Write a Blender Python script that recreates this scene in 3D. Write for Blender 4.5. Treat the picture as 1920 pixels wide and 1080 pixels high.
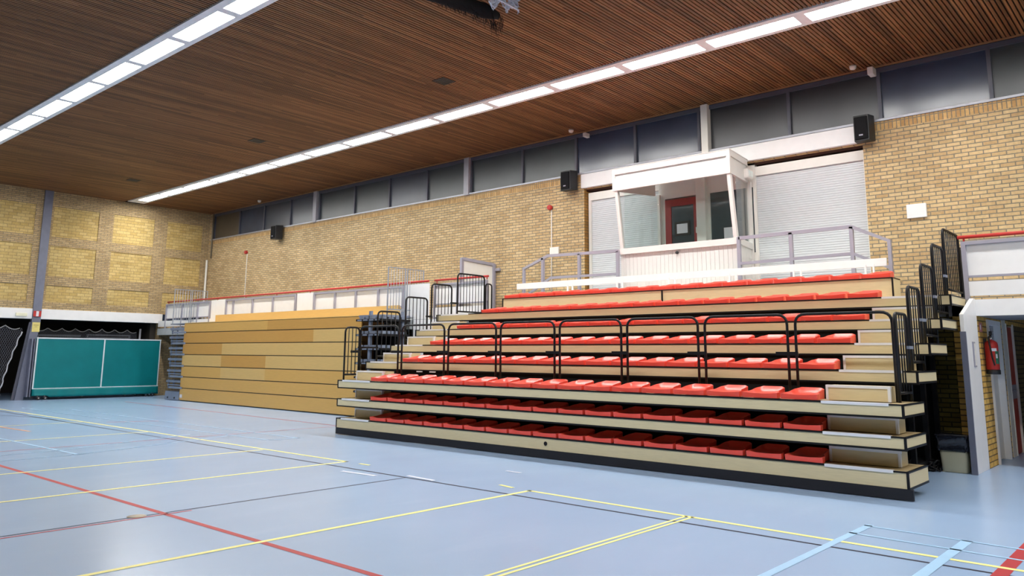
import bpy, bmesh, math, random
from mathutils import Vector, Matrix
random.seed(7)
for o in list(bpy.data.objects): bpy.data.objects.remove(o)
C = bpy.context.scene.collection
sc = bpy.context.scene

# ------------------------------------------------------------------ camera
cd = bpy.data.cameras.new('camera'); cam = bpy.data.objects.new('camera', cd); C.objects.link(cam)
R = Vector((0.75100511, 0.66025605, 0.00729919)); U = Vector((0.1031774, -0.12826292, 0.98635848)); F = Vector((-0.65218536, 0.74000715, 0.16444961))
M = Matrix(((R.x, U.x, -F.x, 0), (R.y, U.y, -F.y, 0), (R.z, U.z, -F.z, 1.5), (0, 0, 0, 1)))
cam.matrix_world = M
cd.sensor_width = 36; cd.sensor_fit = 'HORIZONTAL'; cd.lens = 1470.8 / 1920 * 36
cd.shift_y = -(540 - 419.8) / 1920; cd.clip_end = 200; cd.clip_start = 0.05
sc.camera = cam
# ------------------------------------------------------------------ world, exposure
w = bpy.data.worlds.new('night'); sc.world = w; w.use_nodes = True
w.node_tree.nodes['Background'].inputs[0].default_value = (0.02, 0.025, 0.04, 1)
w.node_tree.nodes['Background'].inputs[1].default_value = 1.0
sc.view_settings.view_transform = 'Standard'; sc.view_settings.look = 'None'
sc.view_settings.gamma = 1; sc.view_settings.use_curve_mapping = False
sc.view_settings.exposure = 0.0
LAMP = 50.0            # brightness of the lit ceiling panels

# ------------------------------------------------------------------ key dimensions (metres)
XL, XR, YB, YN, ZC = -27.9, 6.0, 14.4, -8.0, 6.66      # left wall, right wall, back wall, near wall, ceiling
YF = 12.75                                              # front of the balcony
# ------------------------------------------------------------------ helpers
def s2l(c): return c / 12.92 if c <= 0.04045 else ((c + 0.055) / 1.055) ** 2.4
def col(r, g, b): return (s2l(r / 255), s2l(g / 255), s2l(b / 255), 1)

class N:
    def __init__(s, m):
        s.t = m.node_tree; s.b = s.t.nodes['Principled BSDF']
    def n(s, typ, **k):
        x = s.t.nodes.new(typ)
        for a, v in k.items(): setattr(x, a, v)
        return x
    def l(s, a, b): s.t.links.new(a, b)

def mat(name, c, rough=0.5, metal=0.0, spec=0.5, var=0.06, scale=6.0, stretch=(1, 1, 1), bump=0.0, coat=0.0, emit=None, estr=0.0):
    m = bpy.data.materials.new(name); m.use_nodes = True; q = N(m); b = q.b
    b.inputs['Roughness'].default_value = rough; b.inputs['Metallic'].default_value = metal
    b.inputs['Specular IOR Level'].default_value = spec
    if coat: b.inputs['Coat Weight'].default_value = coat; b.inputs['Coat Roughness'].default_value = 0.15
    tc = q.n('ShaderNodeTexCoord'); mp = q.n('ShaderNodeMapping'); mp.inputs['Scale'].default_value = stretch
    q.l(tc.outputs['Object'], mp.inputs[0])
    no = q.n('ShaderNodeTexNoise'); no.inputs['Scale'].default_value = scale; no.inputs['Detail'].default_value = 4
    q.l(mp.outputs[0], no.inputs['Vector'])
    r = q.n('ShaderNodeValToRGB')
    r.color_ramp.elements[0].position = 0.3; r.color_ramp.elements[1].position = 0.7
    r.color_ramp.elements[0].color = tuple(max(0, x * (1 - var)) for x in c[:3]) + (1,)
    r.color_ramp.elements[1].color = tuple(min(1, x * (1 + var)) for x in c[:3]) + (1,)
    q.l(no.outputs['Fac'], r.inputs[0]); q.l(r.outputs[0], b.inputs['Base Color'])
    if bump:
        bp = q.n('ShaderNodeBump'); bp.inputs['Strength'].default_value = bump; bp.inputs['Distance'].default_value = 0.01
        q.l(no.outputs['Fac'], bp.inputs['Height']); q.l(bp.outputs[0], b.inputs['Normal'])
    if emit: b.inputs['Emission Color'].default_value = emit; b.inputs['Emission Strength'].default_value = estr
    return m

def brick_mat(name, c1, c2, mortar, bw, bh, axis, ms=0.009, stain=0.12, off=0.5):
    m = bpy.data.materials.new(name); m.use_nodes = True; q = N(m); b = q.b
    b.inputs['Roughness'].default_value = 0.8; b.inputs['Specular IOR Level'].default_value = 0.25
    tc = q.n('ShaderNodeTexCoord'); sp = q.n('ShaderNodeSeparateXYZ'); cb = q.n('ShaderNodeCombineXYZ')
    q.l(tc.outputs['Object'], sp.inputs[0])
    a, z = {'x': ('X', 'Z'), 'y': ('Y', 'Z'), 'v': ('Z', 'X')}[axis]
    q.l(sp.outputs[a], cb.inputs['X']); q.l(sp.outputs[z], cb.inputs['Y'])
    br = q.n('ShaderNodeTexBrick'); br.offset = off
    br.inputs['Scale'].default_value = 1; br.inputs['Brick Width'].default_value = bw; br.inputs['Row Height'].default_value = bh
    br.inputs['Mortar Size'].default_value = ms; br.inputs['Mortar Smooth'].default_value = 0.2; br.inputs['Bias'].default_value = 0.0
    br.inputs['Color1'].default_value = c1; br.inputs['Color2'].default_value = c2; br.inputs['Mortar'].default_value = mortar
    q.l(cb.outputs[0], br.inputs['Vector'])
    no = q.n('ShaderNodeTexNoise'); no.inputs['Scale'].default_value = 0.9; no.inputs['Detail'].default_value = 5
    q.l(tc.outputs['Object'], no.inputs['Vector'])
    no2 = q.n('ShaderNodeTexNoise'); no2.inputs['Scale'].default_value = 22; no2.inputs['Detail'].default_value = 3
    q.l(tc.outputs['Object'], no2.inputs['Vector'])
    mr = q.n('ShaderNodeMapRange'); mr.inputs[1].default_value = 0.3; mr.inputs[2].default_value = 0.7
    mr.inputs[3].default_value = 1 - stain; mr.inputs[4].default_value = 1 + stain
    q.l(no.outputs['Fac'], mr.inputs[0])
    mr2 = q.n('ShaderNodeMapRange'); mr2.inputs[1].default_value = 0.3; mr2.inputs[2].default_value = 0.7
    mr2.inputs[3].default_value = 0.9; mr2.inputs[4].default_value = 1.1
    q.l(no2.outputs['Fac'], mr2.inputs[0])
    mu = q.n('ShaderNodeMath', operation='MULTIPLY'); q.l(mr.outputs[0], mu.inputs[0]); q.l(mr2.outputs[0], mu.inputs[1])
    vm = q.n('ShaderNodeVectorMath', operation='SCALE'); q.l(br.outputs['Color'], vm.inputs[0]); q.l(mu.outputs[0], vm.inputs['Scale'])
    q.l(vm.outputs[0], b.inputs['Base Color'])
    bp = q.n('ShaderNodeBump'); bp.inputs['Strength'].default_value = 0.5; bp.inputs['Distance'].default_value = 0.008; bp.invert = True
    q.l(br.outputs['Fac'], bp.inputs['Height']); q.l(bp.outputs[0], b.inputs['Normal'])
    return m

def box(bm, x0, x1, y0, y1, z0, z1):
    v = [bm.verts.new(p) for p in ((x0,y0,z0),(x1,y0,z0),(x1,y1,z0),(x0,y1,z0),(x0,y0,z1),(x1,y0,z1),(x1,y1,z1),(x0,y1,z1))]
    for f in ((0,3,2,1),(4,5,6,7),(0,1,5,4),(1,2,6,5),(2,3,7,6),(3,0,4,7)): bm.faces.new([v[i] for i in f])
    return v
def prism(bm, pts, vec):
    """closed polygon (3-D points) extruded along vec"""
    vec = Vector(vec); a = [bm.verts.new(p) for p in pts]; b = [bm.verts.new(Vector(p) + vec) for p in pts]
    n = len(pts)
    try:
        bm.faces.new(a[::-1]); bm.faces.new(b)
    except ValueError: pass
    for i in range(n): bm.faces.new((a[i], a[(i+1)%n], b[(i+1)%n], b[i]))
def fillet(pts, r, k=5):
    out = [Vector(pts[0])]
    for i in range(1, len(pts)-1):
        p, a, b = Vector(pts[i]), Vector(pts[i-1]), Vector(pts[i+1])
        da, db = (a-p), (b-p); rr = min(r, da.length*0.49, db.length*0.49)
        p0 = p + da.normalized()*rr; p1 = p + db.normalized()*rr
        for j in range(k+1):
            t = j/k; out.append(p0*(1-t)**2 + p*2*t*(1-t) + p1*t*t)
    out.append(Vector(pts[-1])); return out
def tube(bm, pts, r, n=8, cap=True, square=False):
    pts = [Vector(p) for p in pts]; rings = []
    prev = None
    for i, p in enumerate(pts):
        if i == 0: d = pts[1]-p
        elif i == len(pts)-1: d = p-pts[i-1]
        else: d = (pts[i+1]-p).normalized() + (p-pts[i-1]).normalized()
        d.normalize()
        if prev is None:
            up = Vector((0,0,1)) if abs(d.z) < 0.9 else Vector((0,1,0))
            e = d.cross(up).normalized()
        else:
            e = (prev - d*prev.dot(d)).normalized()
        prev = e; g = d.cross(e)
        rr = r[i] if isinstance(r, (list, tuple)) else r
        if square: rings.append([bm.verts.new(p + e*a*rr + g*b*rr) for a, b in ((-1,-1),(1,-1),(1,1),(-1,1))])
        else: rings.append([bm.verts.new(p + e*math.cos(2*math.pi*j/n)*rr + g*math.sin(2*math.pi*j/n)*rr) for j in range(n)])
    m = len(rings[0])
    for a, b in zip(rings, rings[1:]):
        for j in range(m):
            f = bm.faces.new((a[j], a[(j+1)%m], b[(j+1)%m], b[j])); f.smooth = not square
    if cap:
        bm.faces.new(rings[0][::-1]); bm.faces.new(rings[-1])
def lathe(bm, prof, c, n=20, axis='z'):
    rings = []
    for r, h in prof:
        ring = []
        for j in range(n):
            a = 2*math.pi*j/n; x, y = r*math.cos(a), r*math.sin(a)
            p = {'z': (x, y, h), 'y': (x, h, y), 'x': (h, x, y)}[axis]
            ring.append(bm.verts.new(Vector(c) + Vector(p)))
        rings.append(ring)
    for a, b in zip(rings, rings[1:]):
        for j in range(n):
            f = bm.faces.new((a[j], a[(j+1)%n], b[(j+1)%n], b[j])); f.smooth = True
    bm.faces.new(rings[0][::-1]); bm.faces.new(rings[-1])

def wloc(o):
    v = Vector((0,0,0))
    while o: v += o.location; o = o.parent
    return v
def obj(name, bm, m, parent=None, bevel=0.0, loc=None):
    """bm holds world coordinates; the mesh is stored relative to its own origin"""
    me = bpy.data.meshes.new(name)
    base = wloc(parent) if parent else Vector(loc or (0,0,0))
    bmesh.ops.recalc_face_normals(bm, faces=bm.faces)
    if base.length: bmesh.ops.translate(bm, verts=bm.verts, vec=-base)
    bm.to_mesh(me); bm.free(); me.materials.append(m)
    o = bpy.data.objects.new(name, me); C.objects.link(o)
    if parent: o.parent = parent
    elif loc: o.location = loc
    if bevel:
        b = o.modifiers.new('bevel', 'BEVEL'); b.width = bevel; b.segments = 2; b.limit_method = 'ANGLE'; b.angle_limit = 0.7
    return o
def boxes(name, lst, m, parent=None, bevel=0.0, loc=None):
    bm = bmesh.new()
    for b in lst: box(bm, *b)
    return obj(name, bm, m, parent, bevel, loc)
def tubes(name, lst, r, m, parent=None, n=8, square=False):
    bm = bmesh.new()
    for p in lst: tube(bm, p, r, n, True, square)
    return obj(name, bm, m, parent)
def tag(o, label, cat, group=None, kind=None):
    o['label'] = label; o['category'] = cat
    if group: o['group'] = group
    if kind: o['kind'] = kind
    return o
def thing(name, label, cat, loc=(0,0,0), group=None):
    o = bpy.data.objects.new(name, None); C.objects.link(o); o.location = loc; o.empty_display_size = 0.2
    return tag(o, label, cat, group)
def struct(o): o['kind'] = 'structure'; return o
def dup(root, loc, label=None):
    r = root.copy(); C.objects.link(r); r.location = loc
    if label: r['label'] = label
    for ch in list(root.children):
        c = ch.copy(); C.objects.link(c); c.parent = r
        for g in list(ch.children):
            d = g.copy(); C.objects.link(d); d.parent = c
    return r
ORD = ['first','second','third','fourth','fifth','sixth','seventh','eighth','ninth','tenth','eleventh','twelfth','thirteenth','fourteenth','fifteenth','sixteenth','seventeenth','eighteenth','nineteenth','twentieth','twenty-first']

# ------------------------------------------------------------------ materials
B1 = brick_mat('tan_brick', col(208,183,138), col(184,154,110), col(128,121,106), 0.213, 0.0665, 'x')
B1y = brick_mat('tan_brick_side', col(196,170,126), col(170,143,102), col(130,120,102), 0.213, 0.06, 'y')
B2y = brick_mat('yellow_block', col(208,184,124), col(188,160,98), col(146,126,90), 0.235, 0.097, 'y', ms=0.006, stain=0.15)
B3x = brick_mat('yellow_brick_shaded', col(112,98,48), col(94,80,36), col(50,44,28), 0.23, 0.0665, 'x')  # brick colour darkened to hold the shade behind the stand
B3y = brick_mat('yellow_brick_corridor', col(222,182,100), col(205,160,82), col(110,90,58), 0.23, 0.078, 'y')
BV = brick_mat('soldier_brick', col(208,172,116), col(180,142,92), col(134,124,106), 0.2, 0.0665, 'v', off=0)
WHT = mat('white_paint', col(236,236,236), 0.45, var=0.02)
OFFW = mat('cream_white_paint', col(232,230,224), 0.5, var=0.02)
GREYP = mat('lilac_grey_steel', col(156,154,167), 0.4, var=0.03)
BLUEG = mat('blue_grey_steel', col(112,116,134), 0.45, var=0.08)
SLATE = mat('slate_blue_steel', col(128,138,158), 0.4, var=0.06)
BLK = mat('black_steel', col(16,16,20), 0.45, spec=.3, var=0.1)
BLKM = mat('black_matt', col(14,14,17), 0.8, spec=0.2, var=0.1)
NAVY = mat('black_base_board', col(24,25,33), 0.55, var=0.15, scale=3)
MAPLE = mat('pale_maple_veneer', col(218,204,164), 0.45, var=0.05, scale=5, stretch=(1.2, 8, 22))
DECK = mat('plywood_deck', col(196,176,136), 0.55, var=0.08, scale=5, stretch=(1.2, 8, 8))
OAK = [mat('beech_veneer_' + n, c, 0.42, var=0.05, scale=4, stretch=(1.0, 8, 22)) for n, c in (('light', col(216,180,112)), ('mid', col(212,168,92)), ('deep', col(200,152,78)))]
NOSE = mat('white_edge_strip', col(232,234,240), 0.4, var=0.02)
RED = mat('red_seat_plastic', col(238,82,66), 0.3, spec=0.7, var=0.03)
REDP = mat('red_paint', col(186,46,42), 0.4, var=0.04)
REDD = mat('red_door_paint', col(158,52,56), 0.45, var=0.04)
REDB = mat('brick_red_door_paint', col(170,50,30), 0.5, var=0.05)
SHUT = mat('grey_shutter', col(208,212,216), 0.4, var=0.02)
GREEN = mat('green_tarpaulin', col(0,116,120), 0.5, spec=.3, var=0.08, scale=2, bump=0.15)
RUB = mat('black_rubber', col(25,25,25), 0.7)
CHROME = mat('chrome', col(200,200,205), 0.2, metal=1.0)
PLBLK = mat('black_plastic', col(30,31,34), 0.5)
BIN = mat('beige_plastic', col(200,200,176), 0.5, var=0.03)
BAG = mat('black_plastic_bag', col(32,34,44), 0.25, spec=0.8, var=0.3, scale=14, bump=1.0)
PAPER = mat('white_paper', col(228,228,236), 0.7, var=0.01)
NETM = mat('grey_net_cord', col(104,106,116), 0.7)
NETW = mat('white_net_cord', col(215,220,235), 0.6)
DARK = mat('dark_cupboard_paint', col(60,52,44), 0.8)
CEILG = mat('grey_soffit', col(150,152,160), 0.7)
YEL = mat('yellow_line_paint', col(240,234,150), 0.5, spec=.3, var=0.04)
LBL = mat('light_blue_line_paint', col(166,206,240), 0.35, var=0.04)
LRD = mat('red_line_paint', col(170,50,56), 0.5, spec=.3, var=0.06)
LBK = mat('black_line_paint', col(44,46,64), 0.6, spec=.2, var=0.1)
LWH = mat('white_tape', col(214,222,240), 0.4, var=0.04)
LOR = mat('orange_tape', col(226,168,128), 0.4, var=0.06)
LTN = mat('tan_cover', col(176,166,150), 0.5, var=0.08)
LAMPM = mat('lit_diffuser', col(255,255,255), 0.5, var=0.0, emit=(1.0, 0.985, 0.95, 1), estr=LAMP)

# pane glass: clear
def glass(name, tint, a=0.12):
    m = bpy.data.materials.new(name); m.use_nodes = True; q = N(m); t = q.t
    t.nodes.remove(q.b); out = t.nodes['Material Output']
    tr = q.n('ShaderNodeBsdfTransparent'); tr.inputs[0].default_value = tint
    gl = q.n('ShaderNodeBsdfGlossy'); gl.inputs['Roughness'].default_value = 0.02
    lw = q.n('ShaderNodeLayerWeight'); lw.inputs[0].default_value = 0.5
    pw = q.n('ShaderNodeMath', operation='POWER'); pw.inputs[1].default_value = 5.0; q.l(lw.outputs['Facing'], pw.inputs[0])
    ml = q.n('ShaderNodeMath', operation='MULTIPLY'); ml.inputs[1].default_value = 0.9; q.l(pw.outputs[0], ml.inputs[0])
    ad = q.n('ShaderNodeMath', operation='ADD'); ad.inputs[1].default_value = a * 0.4; q.l(ml.outputs[0], ad.inputs[0])
    mx = q.n('ShaderNodeMixShader'); q.l(ad.outputs[0], mx.inputs[0]); q.l(tr.outputs[0], mx.inputs[1]); q.l(gl.outputs[0], mx.inputs[2])
    q.l(mx.outputs[0], out.inputs[0]); return m
GLASS = glass('clear_glass', (0.95, 0.985, 0.98, 1))
# dark film panes of the high windows (night behind); bluer tones have reflected glow painted in
def pane_mat(name, c, rough):
    m = mat(name, c, rough, spec=0.6, var=0.2, scale=0.9, bump=0.6); return m
PANES = [pane_mat('dark_pane_' + str(i), c, r) for i, (c, r) in enumerate(((col(84,74,60), .5), (col(66,74,88), .24), (col(66,72,82), .3), (col(54,62,66), .32), (col(52,62,82), .2), (col(46,50,56), .32)))]

# floor
def floor_mat():
    m = bpy.data.materials.new('blue_sports_linoleum'); m.use_nodes = True; q = N(m); b = q.b
    b.inputs['Specular IOR Level'].default_value = 0.45
    tc = q.n('ShaderNodeTexCoord')
    no = q.n('ShaderNodeTexNoise'); no.inputs['Scale'].default_value = 0.35; no.inputs['Detail'].default_value = 6
    q.l(tc.outputs['Object'], no.inputs['Vector'])
    r = q.n('ShaderNodeValToRGB'); r.color_ramp.elements[0].position = 0.35; r.color_ramp.elements[1].position = 0.65
    r.color_ramp.elements[0].color = col(154,181,216); r.color_ramp.elements[1].color = col(160,186,219)
    q.l(no.outputs['Fac'], r.inputs[0])
    # scuffs
    mp = q.n('ShaderNodeMapping'); mp.inputs['Scale'].default_value = (.8, .3, 1); mp.inputs['Rotation'].default_value = (0, 0, 0.6)
    q.l(tc.outputs['Object'], mp.inputs[0])
    n2 = q.n('ShaderNodeTexNoise'); n2.inputs['Scale'].default_value = 3; n2.inputs['Detail'].default_value = 8; q.l(mp.outputs[0], n2.inputs['Vector'])
    r2 = q.n('ShaderNodeValToRGB'); r2.color_ramp.elements[0].position = 0.6; r2.color_ramp.elements[1].position = 0.85
    r2.color_ramp.elements[1].color = (0.12, 0.12, 0.12, 1)
    q.l(n2.outputs['Fac'], r2.inputs[0])
    mx = q.n('ShaderNodeMixRGB', blend_type='MIX'); q.l(r2.outputs[0], mx.inputs[0]); q.l(r.outputs[0], mx.inputs[1]); mx.inputs[2].default_value = col(190,205,228)
    q.l(mx.outputs[0], b.inputs['Base Color'])
    mr = q.n('ShaderNodeMapRange'); mr.inputs[3].default_value = 0.2; mr.inputs[4].default_value = 0.26
    q.l(n2.outputs['Fac'], mr.inputs[0]); q.l(mr.outputs[0], b.inputs['Roughness'])
    return m
FLOOR = floor_mat()
# ceiling slats: each slat its own tone
def slat_mat(pitch):
    m = bpy.data.materials.new('brown_ceiling_slats'); m.use_nodes = True; q = N(m); b = q.b
    b.inputs['Roughness'].default_value = 0.55; b.inputs['Specular IOR Level'].default_value = 0.3
    tc = q.n('ShaderNodeTexCoord'); sp = q.n('ShaderNodeSeparateXYZ'); q.l(tc.outputs['Object'], sp.inputs[0])
    dv = q.n('ShaderNodeMath', operation='DIVIDE'); dv.inputs[1].default_value = pitch; q.l(sp.outputs['X'], dv.inputs[0])
    fl = q.n('ShaderNodeMath', operation='FLOOR'); q.l(dv.outputs[0], fl.inputs[0])
    dy = q.n('ShaderNodeMath', operation='DIVIDE'); dy.inputs[1].default_value = 3.1; q.l(sp.outputs['Y'], dy.inputs[0])
    mo = q.n('ShaderNodeMath', operation='MULTIPLY'); mo.inputs[1].default_value = 0.37; q.l(fl.outputs[0], mo.inputs[0])
    ay = q.n('ShaderNodeMath', operation='ADD'); q.l(dy.outputs[0], ay.inputs[0]); q.l(mo.outputs[0], ay.inputs[1])
    fy = q.n('ShaderNodeMath', operation='FLOOR'); q.l(ay.outputs[0], fy.inputs[0])
    cb = q.n('ShaderNodeCombineXYZ'); q.l(fl.outputs[0], cb.inputs[0]); q.l(fy.outputs[0], cb.inputs[1])
    wn = q.n('ShaderNodeTexWhiteNoise'); wn.noise_dimensions = '2D'; q.l(cb.outputs[0], wn.inputs['Vector'])
    r = q.n('ShaderNodeValToRGB'); e = r.color_ramp.elements
    e[0].position = 0; e[0].color = col(100,69,44); e[1].position = 1; e[1].color = col(152,107,68)
    x = e.new(0.45); x.color = col(124,84,52); x = e.new(0.85); x.color = col(136,94,58)
    q.l(wn.outputs['Value'], r.inputs[0])
    mp = q.n('ShaderNodeMapping'); mp.inputs['Scale'].default_value = (30, 0.8, 1); q.l(tc.outputs['Object'], mp.inputs[0])
    no = q.n('ShaderNodeTexNoise'); no.inputs['Scale'].default_value = 2; q.l(mp.outputs[0], no.inputs['Vector'])
    mr = q.n('ShaderNodeMapRange'); mr.inputs[1].default_value = .3; mr.inputs[2].default_value = .7; mr.inputs[3].default_value = 0.85; mr.inputs[4].default_value = 1.15
    q.l(no.outputs['Fac'], mr.inputs[0])
    vm = q.n('ShaderNodeVectorMath', operation='SCALE'); q.l(r.outputs[0], vm.inputs[0]); q.l(mr.outputs[0], vm.inputs['Scale'])
    q.l(vm.outputs[0], b.inputs['Base Color']); return m
PITCH = 0.065
SLAT = slat_mat(PITCH)

# ================================================================== SETTING
struct(boxes('floor', [(-33, 8, YN-0.2, 19, -0.1, 0)], FLOOR))
floor_o = bpy.data.objects['floor']
def line(name, m, pts, wd, z=0.0015):
    bm = bmesh.new()
    for a, b in zip(pts, pts[1:]):
        a = Vector((a[0], a[1], 0)); b = Vector((b[0], b[1], 0)); d = (b-a).normalized(); n = Vector((-d.y, d.x, 0))*wd/2
        e = d*wd/2
        v = [bm.verts.new(p + Vector((0,0,z))) for p in (a-n-e, b-n+e, b+n+e, a+n-e)]
        bm.faces.new(v)
    o = obj(name, bm, m, floor_o); return o
line('black_court_line', LBK, [(-23.5,6.72),(5,6.65)], .04, .001)
line('black_court_line', LBK, [(-7.59,-4),(-7.59,6.67)], .03, .001)
line('black_court_line', LBK, [(-19.3+3.2*math.cos(a), 5.2+1.55*math.sin(a)) for a in [math.pi*(0.5+i/16) for i in range(9)]], .04, .001)
line('yellow_court_line', YEL, [(-26,6.93),(-9.28,7.05),(-9.28,-4)], .055, .0022)
line('yellow_court_line', YEL, [(-5.91,-4),(-5.88,7.0),(5,6.72)], .055, .0022)
line('yellow_court_line', YEL, [(-11.32,-4),(-11.32,6.95)], .05, .0022)
line('yellow_court_line', YEL, [(-15.34,-4),(-15.34,6.98)], .05, .0022)
line('yellow_court_line', YEL, [(-18.5,-4),(-18.45,6.95)], .05, .0022)
line('yellow_court_line', YEL, [(-3.81,-4),(-3.83,6.95)], .03, .0022)
line('yellow_court_line', YEL, [(-3.875,-4),(-3.895,6.95)], .03, .0022)
line('red_court_line', LRD, [(-16,3.6),(4,3.72)], .06, .0016)
line('red_court_line', LRD, [(-7.50,-4),(-7.52,3.89)], .03, .0016)
line('red_court_line', LRD, [(-1.27,-2),(-1.27,8.6)], .1, .0016)
line('red_court_line', LRD, [(-13.9,-4),(-13.85,10.2)], .03, .0013)
line('red_court_line', LRD, [(-25,10.6),(-13.9,10.3)], .04, .0013)
line('red_court_line', LRD, [(-18.0,7.3),(-17.6,8.2)], .05, .0013)
line('light_blue_court_line', LBL, [(-2.49,-2),(-2.48,7.72)], .07, .0028)
line('light_blue_court_line', LBL, [(-2.5,7.7),(4,7.3)], .04, .0028)
line('light_blue_court_line', LBL, [(-2.5,7.3),(4,6.9)], .04, .0028)
line('light_blue_court_line', LBL, [(-1.68,-2),(-1.68,7.62)], .085, .0028)
line('light_blue_court_line', LBL, [(-19,4.6),(-12.73,4.77)], .05, .0028)
line('light_blue_court_line', LBL, [(-12.7,-1),(-12.7,4.7),(-13.6,7.62)], .035, .0028)
line('light_blue_court_line', LBL, [(-13.3,-1),(-13.4,4.7),(-14.35,7.3)], .035, .0028)
line('light_blue_court_line', LBL, [(-24.0,7.5),(-12.5,7.8),(-12.4,8.4)], .04, .0028)
line('light_blue_court_line', LBL, [(-22.5,8.2),(-12.4,8.35)], .04, .0028)
line('tape_mark', LOR, [(-18.5,5.35),(-16.95,5.46)], .06, .0032)
line('tape_mark', YEL, [(-8.95,7.04),(-8.78,7.04)], .05, .0032)
line('tape_mark', YEL, [(-6.36,7.06),(-6.16,7.02)], .05, .0032)
line('tape_mark', LWH, [(-8.55,6.45),(-8.0,6.5)], .07, .0032)
line('tape_mark', LWH, [(-7.65,6.78),(-7.2,6.75)], .06, .0032)
line('tape_mark', LWH, [(-7.05,7.95),(-6.85,7.95)], .05, .0032)
bm = bmesh.new(); lathe(bm, [(.001,.0025),(.085,.0025),(.085,.003),(.001,.003)], (-7.61,3.42,0), 20)
obj('floor_socket_cover', bm, LTN, floor_o)

# ceiling: dark board with slats as one patterned lining
ceil = struct(boxes('ceiling', [(XL-0.2, XR+.2, YN-.2, YB+.5, ZC+0.03, ZC+0.2)], BLKM))
strips = [(11.20, 11.76), (5.34, 5.86)]
bm = bmesh.new()
x = XL
ys = [YN] + [v for s in sorted(strips) for v in s] + [YB]
while x < XR:
    for k in range(0, len(ys), 2): box(bm, x, x+PITCH*0.68, ys[k], ys[k+1], ZC, ZC+0.028)
    x += PITCH
obj('ceiling_slats', bm, SLAT, ceil)
bm = bmesh.new(); box(bm, XL, XR, YB-.02, YB, ZC-.03, ZC); 
obj('ceiling_edge_batten', bm, mat('batten_wood', col(150,112,76), .6), ceil)

# ---- back wall with opening X[-10.48,-4.31] and high window band
OX0, OX1, OZ0, OZ1 = -10.48, -4.31, 2.37, 5.28
SILL = 5.64
wb = struct(boxes('wall_back', [(XL-.3, OX0, YB, YB+.35, 2.3, SILL), (OX1, XR+.3, YB, YB+.35, 2.3, SILL), (OX0, OX1, YB+.02, YB+.35, OZ1, SILL), (OX0,OX1,YB,YB+.35,0,OZ0),
     (XL-.3, OX0, YB, YB+.35, 0, 2.3)], B1))
boxes('soldier_course', [(OX1, XR, YB-.004, YB, SILL-.16, SILL), (XL, OX0, YB-.004, YB, SILL-.16, SILL)], BV, wb)
boxes('brick_return', [(OX0-.001, OX0+.004, YB, YB+.3, OZ0, OZ1+.3)], brick_mat('return_brick', col(176,132,70), col(150,108,52), col(120,100,66), .213, .0665, 'y'), wb)
# high windows
MUL = [[-27.61,-25.8,-24.18,-22.57,-21.18], [-20.93,-19.13,-17.49,-15.87,-14.35], [-14.17,-12.39,-10.73,-9.10,-7.54], [-7.34,-5.63,-3.98,-2.26,-0.6], [-0.4,1.3,2.9,4.5,6.0]]
TONE = [[0,1,2,2],[3,3,2,3],[3,3,4,4],[5,5,4,3],[5,5,5,5]]
FRM = mat('window_frame_grey', col(78,80,92), .5)
SILLM = mat('aluminium_sill', col(160,162,170), .4, metal=0.3)
for i, (ms, tn) in enumerate(zip(MUL, TONE)):
    fr = boxes('window_%d' % (i+1), [(ms[0]-.05, ms[-1]+.05, YB+.02, YB+.1, 6.55, ZC-.03), (ms[0]-.05, ms[-1]+.05, YB+.02, YB+.1, SILL, SILL+.05)] +
       [(m-.03, m+.03, YB+.02, YB+.1, SILL+.05, 6.55) for m in ms], FRM); struct(fr)
    for j in range(len(ms)-1):
        bm = bmesh.new(); box(bm, ms[j]+.03, ms[j+1]-.03, YB+.07, YB+.085, SILL+.05, 6.55); obj('pane', bm, PANES[tn[j]], fr)
    boxes('sill', [(ms[0]-.12, ms[-1]+.12, YB-.03, YB+.02, SILL-.005, SILL+.035)], SILLM, fr)
struct(boxes('trim_1', [(XL, -27.65, YB, YB+.2, SILL, ZC)], B1))
for i, x in enumerate((-21.08, -14.27)):
    struct(boxes('trim_%d' % (i+2), [(x-.09, x+.09, YB-.06, YB+.1, SILL-.02, ZC-.03)], mat('grey_post_paint_%d' % i, col(165,165,172), .5), bevel=.01))
struct(boxes('trim_4', [(-7.44, -7.29, YB-.08, YB+.1, 5.5, ZC-.02)], OFFW, bevel=.005))
struct(boxes('trim_5', [(-.62, -.38, YB-.05, YB+.1, SILL, ZC)], FRM))
# white header box over the shutters
struct(boxes('trim_6', [(OX0-.05, OX1-.02, YB-.06, YB+.1, 5.3, SILL-.02)], WHT, bevel=.008))
struct(boxes('trim_7', [(OX0, OX1, YB+.1, YB+.32, 5.24, 5.32)], mat('dark_gap_wood', col(72,44,34), .7)))

# ---- left wall: brick grid with recessed block panels, alcove below
bm = bmesh.new()
cols_ = [(7.1-1.85*k, 8.5-1.85*k) for k in range(8,-1,-1)] + [(9.03,10.45), (10.93,12.33), (12.80,14.13)]
rows_ = [(3.06,3.59), (3.90,4.88), (5.18,6.17)]
yy = [YN]; 
for a, b in cols_: yy += [max(a, YN), max(b, YN)]
yy = sorted(set(yy + [YB])); zz = [2.83, 3.06, 3.59, 3.90, 4.88, 5.18, 6.17, ZC]
def inpanel(y, z): return any(a < y < b for a, b in cols_) and any(a < z < b for a, b in rows_)
for a, b in zip(yy, yy[1:]):
    for c, d in zip(zz, zz[1:]):
        if not inpanel((a+b)/2, (c+d)/2): box(bm, XL-.3, XL, a, b, c, d)
box(bm, XL-.3, XL, 12.8, YB, 0, 2.51); box(bm, XL-.3, XL, YN, 3.0, 0, 2.51)
wl = struct(obj('wall_left', bm, B1y))
bm = bmesh.new()
for a, b in cols_:
    for c, d in rows_:
        if b > YN: box(bm, XL-.28, XL-.025, max(a,YN), b, c, d)
obj('recessed_block_panels', bm, B2y, wl)
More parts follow.
